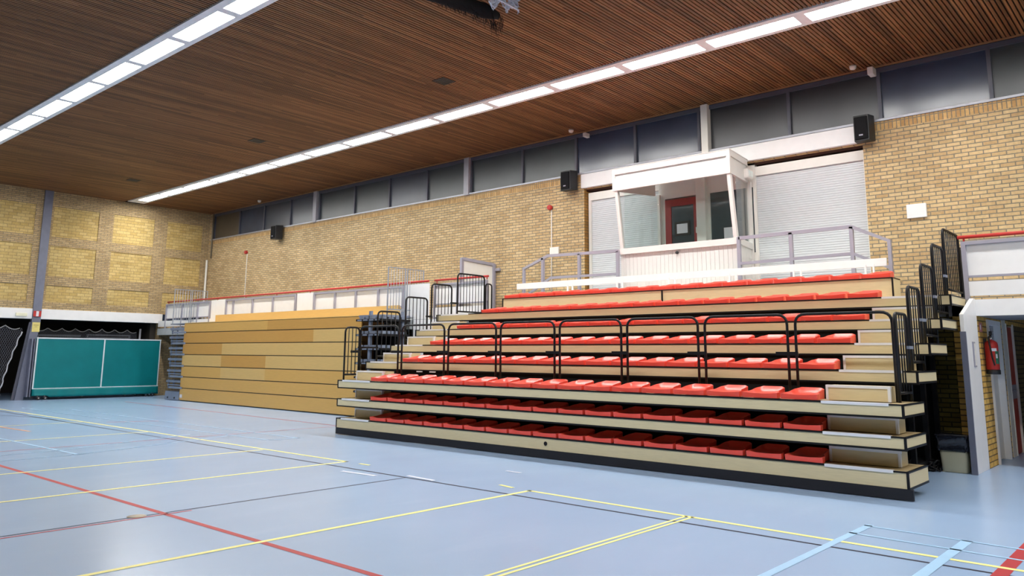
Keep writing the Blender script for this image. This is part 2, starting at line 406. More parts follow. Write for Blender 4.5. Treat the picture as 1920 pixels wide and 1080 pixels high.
struct(boxes('trim_8', [(XL-.3, XL+.02, YN, YF+.12, 2.51, 2.83)], WHT, bevel=.005))
# storage alcove behind the left wall
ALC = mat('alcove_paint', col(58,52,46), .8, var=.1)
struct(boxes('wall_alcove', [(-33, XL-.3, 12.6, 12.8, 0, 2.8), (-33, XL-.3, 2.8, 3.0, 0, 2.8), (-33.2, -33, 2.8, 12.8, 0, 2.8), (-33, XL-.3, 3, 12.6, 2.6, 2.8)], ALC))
# ---- near and right walls (behind the camera)
struct(boxes('wall_front', [(XL-.3, XR+.3, YN-.3, YN, 0, ZC)], B1))
struct(boxes('wall_right', [(XR, XR+.3, YN, 17, 0, ZC)], B1y))
# ---- wall under the balcony and the corridor on the right
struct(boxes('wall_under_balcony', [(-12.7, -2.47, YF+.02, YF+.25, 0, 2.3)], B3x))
struct(boxes('wall_corridor', [(-2.75, -2.44, YF, 13.33, 0, 2.3), (-2.75, -2.44, 14.22, 14.45, 0, 2.3), (-2.75,-2.44,13.33,14.22,2.06,2.3), (-2.75, -2.44, 14.7, 18.6, 2.02, 2.3)], B3y))
struct(boxes('wall_corridor_far', [(-2.75, -2.44, 15.34, 18.6, 0, 2.02)], brick_mat('dim_brick_corridor', col(120,104,70), col(104,88,56), col(60,52,40), .23, .078, 'y')))  # far brick coloured darker to stand for the dim corridor light
struct(boxes('trim_9', [(-2.75, -2.43, 14.45, 14.72, 0, 2.3)], OFFW))
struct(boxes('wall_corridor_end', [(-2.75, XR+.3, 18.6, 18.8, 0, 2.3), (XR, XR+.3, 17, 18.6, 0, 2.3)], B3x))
struct(boxes('wall_corridor_white', [(-2.44, XR+.3, 18.5, 18.6, 0, 2.3)], OFFW))
# white door with glazed top light in the corridor wall
d1 = struct(boxes('door_1', [(-2.56, -2.41, 13.33, 13.38, 0, 2.06), (-2.56, -2.41, 14.17, 14.22, 0, 2.06), (-2.56, -2.41, 13.38, 14.17, 1.99, 2.06)], WHT))
boxes('door_leaf', [(-2.53, -2.5, 13.48, 14.17, .02, 1.45)], OFFW, d1)
boxes('door_edge_strip', [(-2.53, -2.48, 13.38, 13.48, .02, 1.99)], REDD, d1)
boxes('door_glass', [(-2.53, -2.505, 13.48, 14.17, 1.45, 1.99)], mat('dim_glass', col(120,122,134), .15), d1)
d2 = struct(boxes('door_2', [(-2.5, -2.42, 14.72, 14.76, 0, 2.05), (-2.5, -2.42, 15.3, 15.34, 0, 2.05)], OFFW))
boxes('door_leaf', [(-2.5, -2.45, 14.76, 15.3, .01, 2.0)], REDB, d2)
boxes('lock_plate', [(-2.45, -2.445, 14.8, 15.28, .86, 1.08)], GREYP, d2)
tubes('door_handle', [[(-2.445,14.84,1.0),(-2.40,14.84,1.0),(-2.40,14.98,1.0)]], .01, CHROME, d2)

# ================================================================== BALCONY
bal = struct(boxes('balcony', [(XL, XR, YF, YB, 2.09, 2.32)], CEILG))
boxes('front_beam', [(-2.56, XR, YF-.02, YF, 2.09, 2.32)], WHT, bal)
boxes('front_beam', [(XL, -14.36, YF-.02, YF, 2.09, 2.32)], mat('shaded_beam_grey', col(178,184,186), .5), bal)  # left beam coloured grey for the shade that lies on it
boxes('kick_board', [(-2.56, XR, YF-.02, YF+.02, 2.375, 2.58)], WHT, bal)
boxes('kick_board', [(XL+.02, -14.36, YF-.02, YF+.02, 2.375, 2.58)], WHT, bal)
boxes('kick_board', [(-14.36, -12.56, 13.34, 13.38, 2.40, 2.63)], WHT, bal)
def parapet(xs, label, y=YF, dz=0):
    t = thing('parapet_panel', label, 'railing', (xs[0], y, 2.32), 'white panelled parapets along the balcony')
    boxes('infill_panel', [(xs[0]+.03, xs[-1]-.03, y+.01, y+.02, 2.66+dz, 3.12+dz)], WHT, t)
    boxes('top_rail', [(xs[0]-.03, xs[-1]+.03, y-.03, y+.03, 3.11+dz, 3.16+dz)], GREYP, t)
    boxes('bottom_rail', [(xs[0]-.03, xs[-1]+.03, y-.02, y+.03, 2.635+dz, 2.665+dz)], GREYP, t)
    for x in xs: boxes('post', [(x-.03, x+.03, y-.03, y+.03, 2.32, 3.11+dz)], GREYP, t)
parapet([-27.35,-26.2,-25.1,-24.3], 'white parapet panel in grey frame at the far left end of balcony')
parapet([-23.27,-22.84,-21.71,-20.59,-19.43], 'long white parapet panel behind left half of closed yellow stand')
parapet([-18.50,-17.56,-16.66,-15.74,-14.78], 'white parapet panel behind right half of closed yellow stand')
parapet([-14.30,-13.50,-12.56], 'white parapet panel seen through the black rails left of seats', 13.36, .06)
parapet([-2.53,-1.3,-.1,1.1,2.3,3.5,4.7,5.9], 'white parapet panel above the doorway at right')
for i, (a, b, l) in enumerate([(-24.22, -23.34, 'white balcony column cover left of the closed stand backrest'), (-19.35, -18.58, 'white balcony column cover behind middle of the closed stand'), (-14.70, -13.86, 'white balcony column cover behind right pair of grey gates')]):
    tag(boxes('column_cover', [(a, b, YF-.01, YF+.03, 2.32, 3.17)], WHT, loc=(a, YF, 2.32)), l, 'panel', 'white column covers on the balcony front')
def handrail(x0, x1, label, y=YF, dz=0):
    t = thing('handrail', label, 'handrail', (x0, y, 3.16))
    tubes('rail', [[(x0, y, 3.225+dz), (x1, y, 3.225+dz)]], .026, REDP, t)
    x = x0+.08
    while x < x1:
        tubes('bracket', [[(x, y, 3.15+dz), (x, y, 3.21+dz)]], .014, REDP, t, 6); x += 1.7
handrail(XL+.6, -13.88, 'long red handrail on balcony parapet behind the closed yellow stand')
handrail(-14.32, -12.5, 'short red handrail seen through the black guards left of the seats', 13.36, .083)
handrail(-2.6, XR, 'red handrail on balcony parapet above the doorway at right')
# white fin (sliding leaf) beside the corridor
t = thing('wall_fin', 'tall white panel with slanted top standing beside fire extinguisher wall', 'panel', (-2.48, 12.3, 0))
bm = bmesh.new(); prism(bm, [(-2.49,11.96,.0),(-2.49,12.73,0),(-2.49,12.73,2.33),(-2.49,12.62,2.33),(-2.49,11.93,2.08)], (.05,0,0)); obj('leaf', bm, WHT, t, .003)
boxes('edge_profile', [(-2.50,-2.43,11.93,11.96,0,1.85)], BLUEG, t)
boxes('recessed_handle', [(-2.44,-2.425,12.3,12.42,1.38,1.72)], GREYP, t)
boxes('handle_hollow', [(-2.426,-2.42,12.33,12.41,1.40,1.70)], OFFW, t)

tag(boxes('wall_panel', [(-14.35,-12.66,YF-.03,YF+.01,0,2.31)], WHT, loc=(-13.5,YF,0)), 'tall white panel under balcony between closed stand and red-seat stand', 'panel')
# ================================================================== CEILING LIGHTS
HOUS = mat('light_housing_paint', col(236,236,236), .5)
def light(x, y0, y1, label, grp):
    t = thing('ceiling_light', label, 'ceiling light', (x, y0, ZC-.03), grp)
    p = 1.64; a, b = x+.085, x+p-.085; c, d = y0+.13, y1-.10
    bm = bmesh.new()
    for bb in ((x,x+p,y0,c,ZC-.03,ZC+.03),(x,x+p,d,y1,ZC-.03,ZC+.03),(x,a,c,d,ZC-.03,ZC+.03),(b,x+p,c,d,ZC-.03,ZC+.03)): box(bm, *bb)
    obj('frame', bm, HOUS, t)
    bm = bmesh.new(); r = .05; pts = []
    for cx, cy, s in ((b-r,c+r,-90),(b-r,d-r,0),(a+r,d-r,90),(a+r,c+r,180)):
        for k in range(4):
            an = math.radians(s+30*k); pts.append((cx+r*math.cos(an), cy+r*math.sin(an), ZC-.012))
    prism(bm, pts, (0,0,.02)); obj('diffuser', bm, LAMPM, t)
    return t
names = ['strip nearest the back wall', 'second strip from the back wall', 'strip farthest from the back wall'][:3]
for si, (y0, y1) in enumerate(strips):
    base = None; x0 = -27.15
    for k in range(20):
        lab = 'lit ceiling panel, %s from left wall, %s' % (ORD[k], names[si])
        x = x0 + 1.64*k
        if x+1.64 > XR: break
        if base is None: base = light(x, y0, y1, lab, 'lit panels in the long ceiling strips')
        else: dup(base, (x, y0, ZC-.03), lab)
    tag(boxes('strip_end_cap', [(-27.6, x0, y0, y1, ZC-.03, ZC-.001)], HOUS, loc=(-27.6,y0,ZC-.03)), 'pale end cap at left wall, ' + names[si], 'end cap', 'end caps of the light strips')
# ceiling vents, detectors
VENT = mat('vent_grey', col(62,56,46), .7)
def vent(x, y, label):
    t = thing('ceiling_vent', label, 'vent', (x, y, ZC-.01), 'dark square ceiling vents')
    boxes('frame', [(x-.16,x+.16,y-.16,y-.13,ZC-.012,ZC-.002),(x-.16,x+.16,y+.13,y+.16,ZC-.012,ZC-.002),(x-.16,x-.13,y-.13,y+.13,ZC-.012,ZC-.002),(x+.13,x+.16,y-.13,y+.13,ZC-.012,ZC-.002)], VENT, t)
    for k in range(5): boxes('slat', [(x-.13,x+.13,y-.12+.05*k,y-.085+.05*k,ZC-.01,ZC-.003)], VENT, t)
vent(-10.49, 9.9, 'dark square vent in slatted ceiling, nearest the black rolled curtain')
vent(-17.13, 9.9, 'dark square vent in slatted ceiling, middle one of the row')
vent(-24.09, 9.9, 'dark square vent in slatted ceiling, nearest the left wall')
def det(x, y, label):
    bm = bmesh.new(); lathe(bm, [(.02,-.075),(.05,-.06),(.06,-.03),(.06,0)], (x,y,ZC), 14)
    tag(obj('smoke_detector', bm, OFFW, loc=(x,y,ZC)), label, 'smoke detector', 'small ceiling detectors')
det(-10.62,14.1,'small white smoke detector on ceiling left of the booth roof')
det(-4.3,14.1,'small white smoke detector on ceiling above the large shutter')
det(-23.99,14.1,'small white smoke detector on ceiling above the far left loudspeaker')
tag(boxes('motion_sensor', [(-10.4,-10.32,14.25,14.42,6.48,6.58)], OFFW, bevel=.01, loc=(-10.36,14.3,6.48)), 'tiny white sensor at window top left of the booth', 'sensor')
tag(boxes('motion_sensor', [(-4.1,-4.0,14.22,14.42,6.48,6.62)], OFFW, bevel=.01, loc=(-4.05,14.3,6.48)), 'tiny white sensor at window top above the large shutter', 'sensor')

# ================================================================== ROLLED CURTAIN AND NET
t = thing('rolled_curtain', 'thick black rolled-up divider curtain with frayed end under the ceiling', 'curtain', (-7.2,7.5,6.2))
bm = bmesh.new(); pts = []; rad = []
for k in range(26):
    f = k/25; pts.append((-7.62+.5*f*f*.25+ .28*f, 4.6+3.25*f, 6.3+.02*math.sin(f*9))); rad.append(.105*(1+.05*math.sin(k*1.7))*(1 if k < 24 else (.8 if k == 24 else .5)))
tube(bm, pts, rad, 14); obj('roll', bm, BLKM, t)
bm = bmesh.new()
for k in range(150):
    f = 1 - random.random()**1.8*.35; a = random.uniform(math.pi*1.0, math.pi*2.0)
    cx = -7.62+.125*f*f+.28*f; cy = 4.6+3.25*f
    p = Vector((cx+.09*math.cos(a), cy+random.uniform(-.02,.03), 6.3+.085*math.sin(a)))
    L = random.uniform(.02,.05)*(1+3*max(0,(f-.85)/.15)*random.random())
    q = p + Vector((random.uniform(-.03,.03), random.uniform(0,.04), -L)); r2 = q + Vector((random.uniform(-.03,.03), random.uniform(-.02,.03), -L*.5))
    tube(bm, [p,q,r2], .003, 3)
obj('frayed_fringe', bm, BLKM, t)['kind'] = 'stuff'
tubes('hanging_strap', [[(-7.2,7.75,6.4),(-7.21,7.75,6.66)], [(-7.35,6.6,6.4),(-7.35,6.6,6.66)]], .012, BLK, t, 6)
t = thing('bunched_net', 'crumpled white net bunched up under ceiling beside the black curtain', 'net', (-6.85,7.5,6.25))
bm = bmesh.new(); bm2 = bmesh.new()
rows = []
for i in range(17):
    row = []
    for j in range(15):
        u = i/16; v = j/14
        X = -7.02+.15*u + .012*math.sin(j*2.1+i); Y = 7.47+.43*u + .035*math.sin(j*1.3+i*1.9)
        Z = 6.52 - .27*v*(0.75+.35*math.sin(i*.85)) + .012*math.sin(i*3.3+j*2)
        row.append(Vector((X+random.uniform(-.012,.012), Y+random.uniform(-.02,.02), Z)))
    rows.append(row)
for i in range(16):
    for j in range(14):
        tube(bm, [rows[i][j], rows[i+1][j]], .0045, 3, False); tube(bm, [rows[i][j], rows[i][j+1]], .0045, 3, False)
        if (i*7+j*3) % 5 < 3: bm2.faces.new([bm2.verts.new(p) for p in (rows[i][j], rows[i+1][j], rows[i+1][j+1], rows[i][j+1])])
obj('net_cords', bm, NETW, t); 
clo = obj('folded_cloth', bm2, mat('pale_net_cloth', col(178,188,205), .7, var=.2, scale=30), t); sm = clo.modifiers.new('thick', 'SOLIDIFY'); sm.thickness = .004
tubes('edge_cord', [[(-7.02,7.40,6.44),(-6.95,7.62,6.38),(-6.86,7.90,6.31)]], .013, NETW, t, 6)
tubes('hanging_cord', [[(-7.0,7.5,6.5),(-7.0,7.5,6.66)], [(-6.9,7.8,6.5),(-6.9,7.8,6.66)]], .008, NETW, t, 6)

# ================================================================== WALL-MOUNTED THINGS ON THE BACK WALL
def speaker(x0, x1, z0, z1, label, rot=0.12):
    xm = (x0+x1)/2; w_ = (x1-x0)/2
    t = thing('loudspeaker', label, 'loudspeaker', (xm, YB-.06, z0), 'black loudspeakers on the back wall')
    bm = bmesh.new(); prism(bm, [(xm-w_,YB-.08,z0+.02),(xm+w_,YB-.08,z0+.02),(xm+w_*.8,YB-.33,z0),(xm-w_*.8,YB-.33,z0)], (0,0,z1-z0)); obj('cabinet', bm, PLBLK, t, .012)
    bm = bmesh.new(); prism(bm, [(xm-w_*.74,YB-.331,z0+.03),(xm+w_*.74,YB-.331,z0+.03),(xm+w_*.6,YB-.355,z0+.03),(xm-w_*.6,YB-.355,z0+.03)], (0,0,z1-z0-.06)); obj('grille', bm, BLKM, t, .01)
    boxes('badge', [(xm-.035,xm+.03,YB-.36,YB-.354,z0+.09,z0+.115)], GREYP, t)
    boxes('wall_bracket', [(xm-.04,xm+.04,YB-.1,YB,z0+.15,z1-.15)], BLK, t)
speaker(-23.16,-22.78,5.22,5.68,'black loudspeaker high on back wall near the left corner')
speaker(-10.95,-10.60,5.24,5.70,'black loudspeaker high on back wall just left of the booth')
speaker(-4.38,-4.06,5.25,5.72,'black loudspeaker right of the white header over the large shutter')
def alarm(x, zt, zb, label, sounder=True):
    t = thing('fire_alarm', label, 'alarm', (x, YB, zt), 'red alarms on the back wall')
    bm = bmesh.new(); lathe(bm, [(.05,-.09),(.062,-.07),(.062,-.02),(.055,0)], (x, YB, zt), 14, 'y'); obj('sounder', bm, REDP, t)
    tubes('conduit', [[(x+.03, YB-.012, zt-.05), (x+.03, YB-.012, zb)]], .013, OFFW, t, 6)
alarm(-11.46, 4.96, 2.9, 'red alarm with white conduit on brick wall left of booth')
alarm(-25.1, 4.98, 3.1, 'red alarm with white conduit on brick wall near the left corner')
tag(boxes('junction_box', [(-11.46,-11.2,YB-.05,YB,3.82,4.0)], OFFW, bevel=.008, loc=(-11.33,YB-.02,3.82)), 'small white box on brick wall above the left grey railing', 'box')
tag(boxes('notice_box', [(-3.66,-3.35,YB-.05,YB,3.84,4.08)], WHT, bevel=.008, loc=(-3.5,YB-.02,3.84)), 'white rectangular box on brick wall right of the large shutter', 'box')
tag(tubes('corner_pipe', [[(-27.82,YB-.06,4.9),(-27.82,YB-.06,2.35)]], .04, OFFW), 'white vertical pipe in the far left corner of hall', 'pipe')
struct(tubes('trim_10', [[(-27.6,YB-.03,6.63),(-27.6,YB-.03,4.95)]], .03, mat('corner_pipe_grey', col(120,110,92), .6)))

# ================================================================== SHUTTERS, DOOR PARTITION, BOOTH
def shutter(x0, x1, label):
    t = thing('roller_shutter', label, 'shutter', (x0, YB+.16, 2.37), 'pale grey roller shutters')
    bm = bmesh.new(); z = 2.40; h = .045
    while z < 5.02:
        prism(bm, [(x0,YB+.19,z),(x0,YB+.168,z+.001),(x0,YB+.163,z+h*.25),(x0,YB+.162,z+h*.5),(x0,YB+.163,z+h*.75),(x0,YB+.168,z+h-.001),(x0,YB+.19,z+h)], (x1-x0,0,0)); z += h
    obj('curtain_slats', bm, SHUT, t)
    boxes('header', [(x0-.04,x1+.04,YB+.12,YB+.2,5.02,5.2)], OFFW, t)
    boxes('guide_rail', [(x0-.07,x0,YB+.13,YB+.2,2.37,5.2)], OFFW, t)
    boxes('guide_rail', [(x1,x1+.07,YB+.13,YB+.2,2.37,5.2)], OFFW, t)
shutter(-10.38,-8.6,'pale grey roller shutter left of and behind the white booth')
shutter(-6.45,-4.36,'large pale grey roller shutter right of the white booth')
struct(boxes('wall_partition', [(-8.52,-8.43,YB+.1,YB+.2,2.37,4.80), (-8.52,-7.45,YB+.1,YB+.2,4.80,5.28), (-7.44,-6.4,YB+.1,YB+.2,4.80,5.28), (-7.44,-6.4,YB+.1,YB+.2,2.37,3.5), (-10.48,-4.3,YB+.3,YB+.33,2.37,5.3)], OFFW))
struct(boxes('trim_11', [(-7.64,-7.43,YB-.02,YB+.12,2.37,5.28)], OFFW, bevel=.01))
d3 = struct(boxes('door_3', [(-8.43,-8.29,YB+.1,YB+.15,2.4,4.77),(-7.76,-7.66,YB+.1,YB+.15,2.4,4.77),(-8.29,-7.76,YB+.1,YB+.15,4.62,4.77),(-8.29,-7.76,YB+.1,YB+.15,2.4,3.1)], REDD))
boxes('door_glass', [(-8.29,-7.76,YB+.12,YB+.125,3.1,4.62)], mat('dark_reflective_glass', col(70,84,92), .06, spec=.8), d3)
boxes('door_handle', [(-7.70,-7.66,YB+.06,YB+.1,4.0,4.12)], OFFW, d3)
boxes('notice_frame', [(-8.21,-7.86,YB+.105,YB+.118,3.99,4.28)], PLBLK, d3); boxes('notice_sheet', [(-8.16,-7.91,YB+.10,YB+.105,4.03,4.23)], PAPER, d3)
w6 = struct(boxes('window_6', [(-7.43,-7.38,YB+.1,YB+.16,3.5,4.80),(-6.45,-6.4,YB+.1,YB+.16,3.5,4.80),(-7.28,-7.14,YB+.14,YB+.16,3.5,4.8)], OFFW))
boxes('pane', [(-7.38,-6.45,YB+.12,YB+.125,3.5,4.80)], bpy.data.materials['dark_reflective_glass'], w6)
boxes('window_notice', [(-7.1,-6.82,YB+.105,YB+.11,3.78,4.05)], PAPER, w6)
# booth: tapers slightly towards the wall
BX0, BX1, BYF, BYR = -8.92, -6.36, 13.57, 13.36
BQ0, BQ1, BYB = -8.55, -6.52, YB+.09          # rear corners
t = thing('commentary_booth', 'white wooden booth with sloping glass front and flat overhanging roof', 'booth', (-7.6,13.9,2.81))
BWH = mat('booth_white_paint', col(224,222,218), .45, var=.015)
def side_x(left, y):
    f = (y-BYF)/(BYB-BYF)
    return BX0+(BQ0-BX0)*f if left else BX1+(BQ1-BX1)*f
def slab(bm, left, y0, y1, z0, z1, th=.03, off=0.0):
    s = 1 if left else -1
    a, b = side_x(left, y0)+off, side_x(left, y1)+off
    prism(bm, [(a,y0,z0),(b,y1,z0),(b+s*th,y1,z0),(a+s*th,y0,z0)], (0,0,z1-z0))
bm = bmesh.new(); x = BX0
while x < BX1-.01:
    x2 = min(x+.09, BX1); box(bm, x+.0025, x2-.0025, BYF, BYF+.03, 2.81, 3.55); x = x2
y = BYF
while y < BYB-.01:
    y2 = min(y+.09, BYB); slab(bm, True, y+.0025, y2-.0025, 2.81, 3.55); slab(bm, False, y+.0025, y2-.0025, 2.81, 3.55); y = y2
box(bm, BX0+.04, BX1-.04, BYF+.031, BYF+.05, 2.81, 3.55)
obj('board_base', bm, BWH, t)
bm = bmesh.new(); box(bm, BX0-.03, BX1+.03, BYF-.05, BYF+.1, 3.55, 3.67); slab(bm, True, BYF+.1, BYB, 3.55, 3.67, .13, -.03); slab(bm, False, BYF+.1, BYB, 3.55, 3.67, .13, .03)
obj('sill', bm, BWH, t)
boxes('corner_board', [(BX0-.02,BX0+.05,BYF-.012,BYF-.001,2.81,3.55),(BX1-.05,BX1+.02,BYF-.012,BYF-.001,2.81,3.55)], BWH, t)
for xx in (BX0+.01, BX1-.05):
    bm = bmesh.new(); prism(bm, [(xx-.035,BYF-.03,3.67),(xx+.035,BYF-.03,3.67),(xx+.035,BYF+.05,3.67),(xx-.035,BYF+.05,3.67)], (0,BYR-BYF+.02,1.22)); obj('front_post', bm, BWH, t)
boxes('rear_post', [(BQ1-.04,BQ1+.05,BYB-.05,BYB,2.81,4.9)], BWH, t); boxes('rear_post', [(BQ0-.04,BQ0+.03,BYB-.05,BYB,3.67,4.9)], BWH, t)
RX0, RX1, RY = -8.98, -6.36, 13.33
CRM = mat('cream_soffit', col(214,212,200), .6)
boxes('roof_fascia', [(RX0+.06,RX1-.07,RY,RY+.05,4.86,5.12),(RX0+.06,RX1-.07,RY,RY+.05,5.20,5.31),(RX0+.06,RX1-.07,RY+.04,RY+.05,5.12,5.20),
   (RX0,RX0+.06,RY,RY+.05,4.86,5.31),(RX1-.07,RX1,RY,RY+.05,4.86,5.31)], BWH, t)
for (a, b, s) in ((RX0, BQ0-.06, 1), (RX1, BQ1+.05, -1)):
    for (z0, z1, o_) in ((4.86,5.12,0),(5.20,5.31,0),(5.12,5.20,.03)):
        bm = bmesh.new(); prism(bm, [(a+s*o_,RY+.05,z0),(b+s*o_,YB-.065,z0),(b+s*.05,YB-.065,z0),(a+s*.05,RY+.05,z0)], (0,0,z1-z0)); obj('side_fascia', bm, BWH, t)
bm = bmesh.new(); prism(bm, [(RX0-.01,RY-.01,5.312),(RX1+.01,RY-.01,5.312),(BQ1+.06,YB-.065,5.312),(BQ0-.07,YB-.065,5.312)], (0,0,.014)); obj('roof_deck', bm, BWH, t)
bm = bmesh.new(); prism(bm, [(RX0+.05,RY+.05,5.22),(RX1-.05,RY+.05,5.22),(BQ1,BYB,5.22),(BQ0,BYB,5.22)], (0,0,.02)); obj('soffit', bm, CRM, t)
bm = bmesh.new(); prism(bm, [(BX0+.05,BYF,3.67),(BX1-.08,BYF,3.67),(BX1-.08,BYR+.01,4.88),(BX0+.05,BYR+.01,4.88)], (0,.008,0)); obj('front_glass', bm, GLASS, t)
for lf in (True, False):
    bm = bmesh.new(); slab(bm, lf, BYF+.05, BYB-.06, 3.67, 4.87, .008, .02 if lf else -.02); obj('side_glass', bm, GLASS, t)
bm = bmesh.new(); lathe(bm, [(.012,-.06),(.03,-.05),(.03,-.02),(.012,-.012),(.012,0)], (-7.63,BYF,3.49), 12, 'y'); obj('black_knob', bm, PLBLK, t)
# alcove conduit lamp at booth right
t = thing('wall_floodlight', 'small white glassy lamp on the right side of the booth roof', 'lamp', (-6.33,14.1,5.0))
boxes('housing', [(-6.48,-6.36,14.10,14.34,4.90,5.10)], BWH, t, .03); boxes('lens', [(-6.36,-6.352,14.13,14.31,4.94,5.06)], mat('pale_lens', col(225,240,238), .1), t, .004)

# platform and railing, white bench board
tag(boxes('platform', [(-11.3,-3.9,13.05,YB-.005,2.325,2.80)], mat('platform_paint', col(214,212,206), .5), loc=(-7.5,13.5,2.33)), 'white raised platform carrying the booth behind top seat row', 'platform')
def rail(name, label, pts_top, pts_low, posts):
    t = thing(name, label, 'railing', (posts[0][0], 13.45, 2.8), 'lilac grey steel railings beside the booth')
    tubes('top_rail', [pts_top], .03, GREYP, t, square=True); tubes('lower_rail', [pts_low], .025, GREYP, t, square=True)
    for x, z0, z1 in posts: boxes('post', [(x-.03,x+.03,13.42,13.48,z0,z1)], GREYP, t)
rail('steel_railing', 'lilac grey railing with sloped left end, left of the booth', [(-8.93,13.45,3.62),(-10.78,13.45,3.66),(-11.48,13.45,3.42),(-11.48,13.45,2.55)], [(-8.93,13.45,3.15),(-10.7,13.45,3.17),(-11.46,13.45,2.78)], [(-8.95,2.8,3.62),(-9.93,2.8,3.64),(-10.93,2.8,3.62)])
rail('steel_railing', 'lilac grey railing with sloped right end, right of the booth', [(-6.3,13.45,3.64),(-4.3,13.45,3.65),(-3.72,13.45,3.36),(-3.72,13.45,2.55)], [(-6.3,13.45,3.17),(-4.3,13.45,3.2),(-3.72,13.45,2.92)], [(-6.3,2.8,3.66),(-5.33,2.8,3.65),(-4.3,2.8,3.65)])
t = thing('bench_board', 'long white board on short paired posts behind the top seat row', 'board', (-7.6,13.3,2.8))
boxes('board', [(-11.55,-3.74,13.28,13.32,2.94,3.07)], WHT, t, .004)
for x in (-10.05,-8.80,-7.61,-6.36,-5.18,-4.0):
    boxes('post_pair', [(x-.075,x-.05,13.26,13.3,2.8,2.98),(x+.05,x+.075,13.26,13.3,2.8,2.98)], WHT, t)

# ================================================================== RED-SEAT STAND
TOP = [None, .30, .658, 1.0, 1.345, 1.675, 2.0, 2.34]
YK = [None, 9.27, 9.27, 9.27, 9.92, 10.54, 11.20, 11.80]
FH = [None, .175, .125, .13, .13, .13, .125, .13]
SX0, SX1 = -12.57, -2.54
st = thing('telescopic_stand', 'wide pale wooden telescopic grandstand carrying rows of red seats', 'grandstand', (-7.55, 10.4, 0))
for k in range(1, 8):
    z, y, h = TOP[k], YK[k], FH[k]
    dd = .80 if k > 3 else .74+.02*k
    boxes('fascia', [(SX0, SX1, y, y+.03, z-h, z-.012)], MAPLE, st)
    boxes('end_panel', [(SX1-.02, SX1, y+.03, y+dd, z-h+.012, z-.015)], MAPLE, st)
    boxes('end_panel', [(SX0, SX0+.02, y+.03, y+dd, z-h+.012, z-.015)], MAPLE, st)
    boxes('deck', [(SX0+.02, SX1-.02, y+.03, y+dd+.03, z-.03, z-.006)], DECK, st)
    tr = [(SX0, SX1+.004, y-.004, y+.02, z-h-.022, z-h), (-11.6, -3.42, y-.006, y+.03, z-.014, z+.004), (SX1-.022, SX1+.004, y-.005, y+.012, z-h, z-.0),
          (SX0-.004, SX0+.022, y-.005, y+.012, z-h, z), (-2.69, SX1+.004, y-.006, y+.02, z-.014, z+.002), (SX0-.004, -12.42, y-.006, y+.02, z-.014, z+.002),
          (SX1-.024, SX1+.005, y, y+dd, z-.016, z+.002), (SX1-.01, SX1+.004, y, y+dd, z-h-.012, z-h+.012), (SX0-.004, SX0+.02, y, y+dd, z-.016, z+.002)]
    boxes('black_trim', tr, BLK, st)
    boxes('step_nosing', [(-3.42, -2.69, y-.009, y+.05, z-.024, z+.006)], NOSE, st)
    boxes('step_nosing', [(-12.42, -11.6, y-.009, y+.05, z-.024, z+.006)], NOSE, st)
    if k > 1:
        yb = max(YK[k-1], 9.27)
        back = y+.035 if k > 3 else 9.27+.52
        boxes('riser', [(-11.62, -3.46, back, back+.02, TOP[k-1]-.01, z-h)], BLKM, st)
    if k >= 2: boxes('understructure', [(x-.03, x+.03, y+dd-.12, y+dd-.06, 0.02, z-h) for x in (-12.2, -10, -7.5, -5, -3.0)] + [(-12.2, -3.0, y+dd-.11, y+dd-.07, z-h-.06, z-h-.01)], BLK, st)
boxes('base_board', [(SX0-.0, SX1+.035, 9.265, 9.30, 0.008, .122)], NAVY, st)
bm = bmesh.new(); lathe(bm, [(.03,-.006),(.03,.002)], (-7.48, 9.27, .215), 18, 'y'); obj('key_hole', bm, BLK, st)
for x in (-12.3,-9.0,-5.8,-3.1): boxes('wheel_carriage', [(x-.1,x+.1,9.45,12.6,.0,.14)], BLK, st)
boxes('rear_screen', [(-12.3,-3.0,12.60,12.64,.02,2.2)], BLKM, st)
# raised top bench
boxes('top_bench_front', [(-11.20,-3.43,12.43,12.455,2.345,2.665)], MAPLE, st)
boxes('top_bench_end', [(-3.45,-3.43,12.455,12.80,2.345,2.665)], MAPLE, st)
boxes('top_bench_deck', [(-11.2,-3.44,12.44,13.0,2.64,2.668)], DECK, st)
boxes('top_bench_trim', [(-3.446,-3.424,12.42,12.44,2.345,2.67),(-7.345,-7.315,12.42,12.435,2.345,2.66),(-11.21,-11.185,12.42,12.44,2.345,2.67),(-11.2,-3.43,12.42,12.44,2.66,2.676),(-3.44,-3.425,12.43,12.8,2.66,2.674)], BLK, st)
boxes('deck', [(SX0+.02, SX1-.02, 12.5, YF, 2.30, 2.333)], DECK, st)
# under-deck brackets glimpsed white
boxes('white_bracket', [(-11.0,-10.93,9.74,9.76,.86,.93), (-11.05,-10.9,9.9,9.915,1.17,1.19), (-10.7,-10.55,9.9,9.915,1.17,1.19)], NOSE, st)

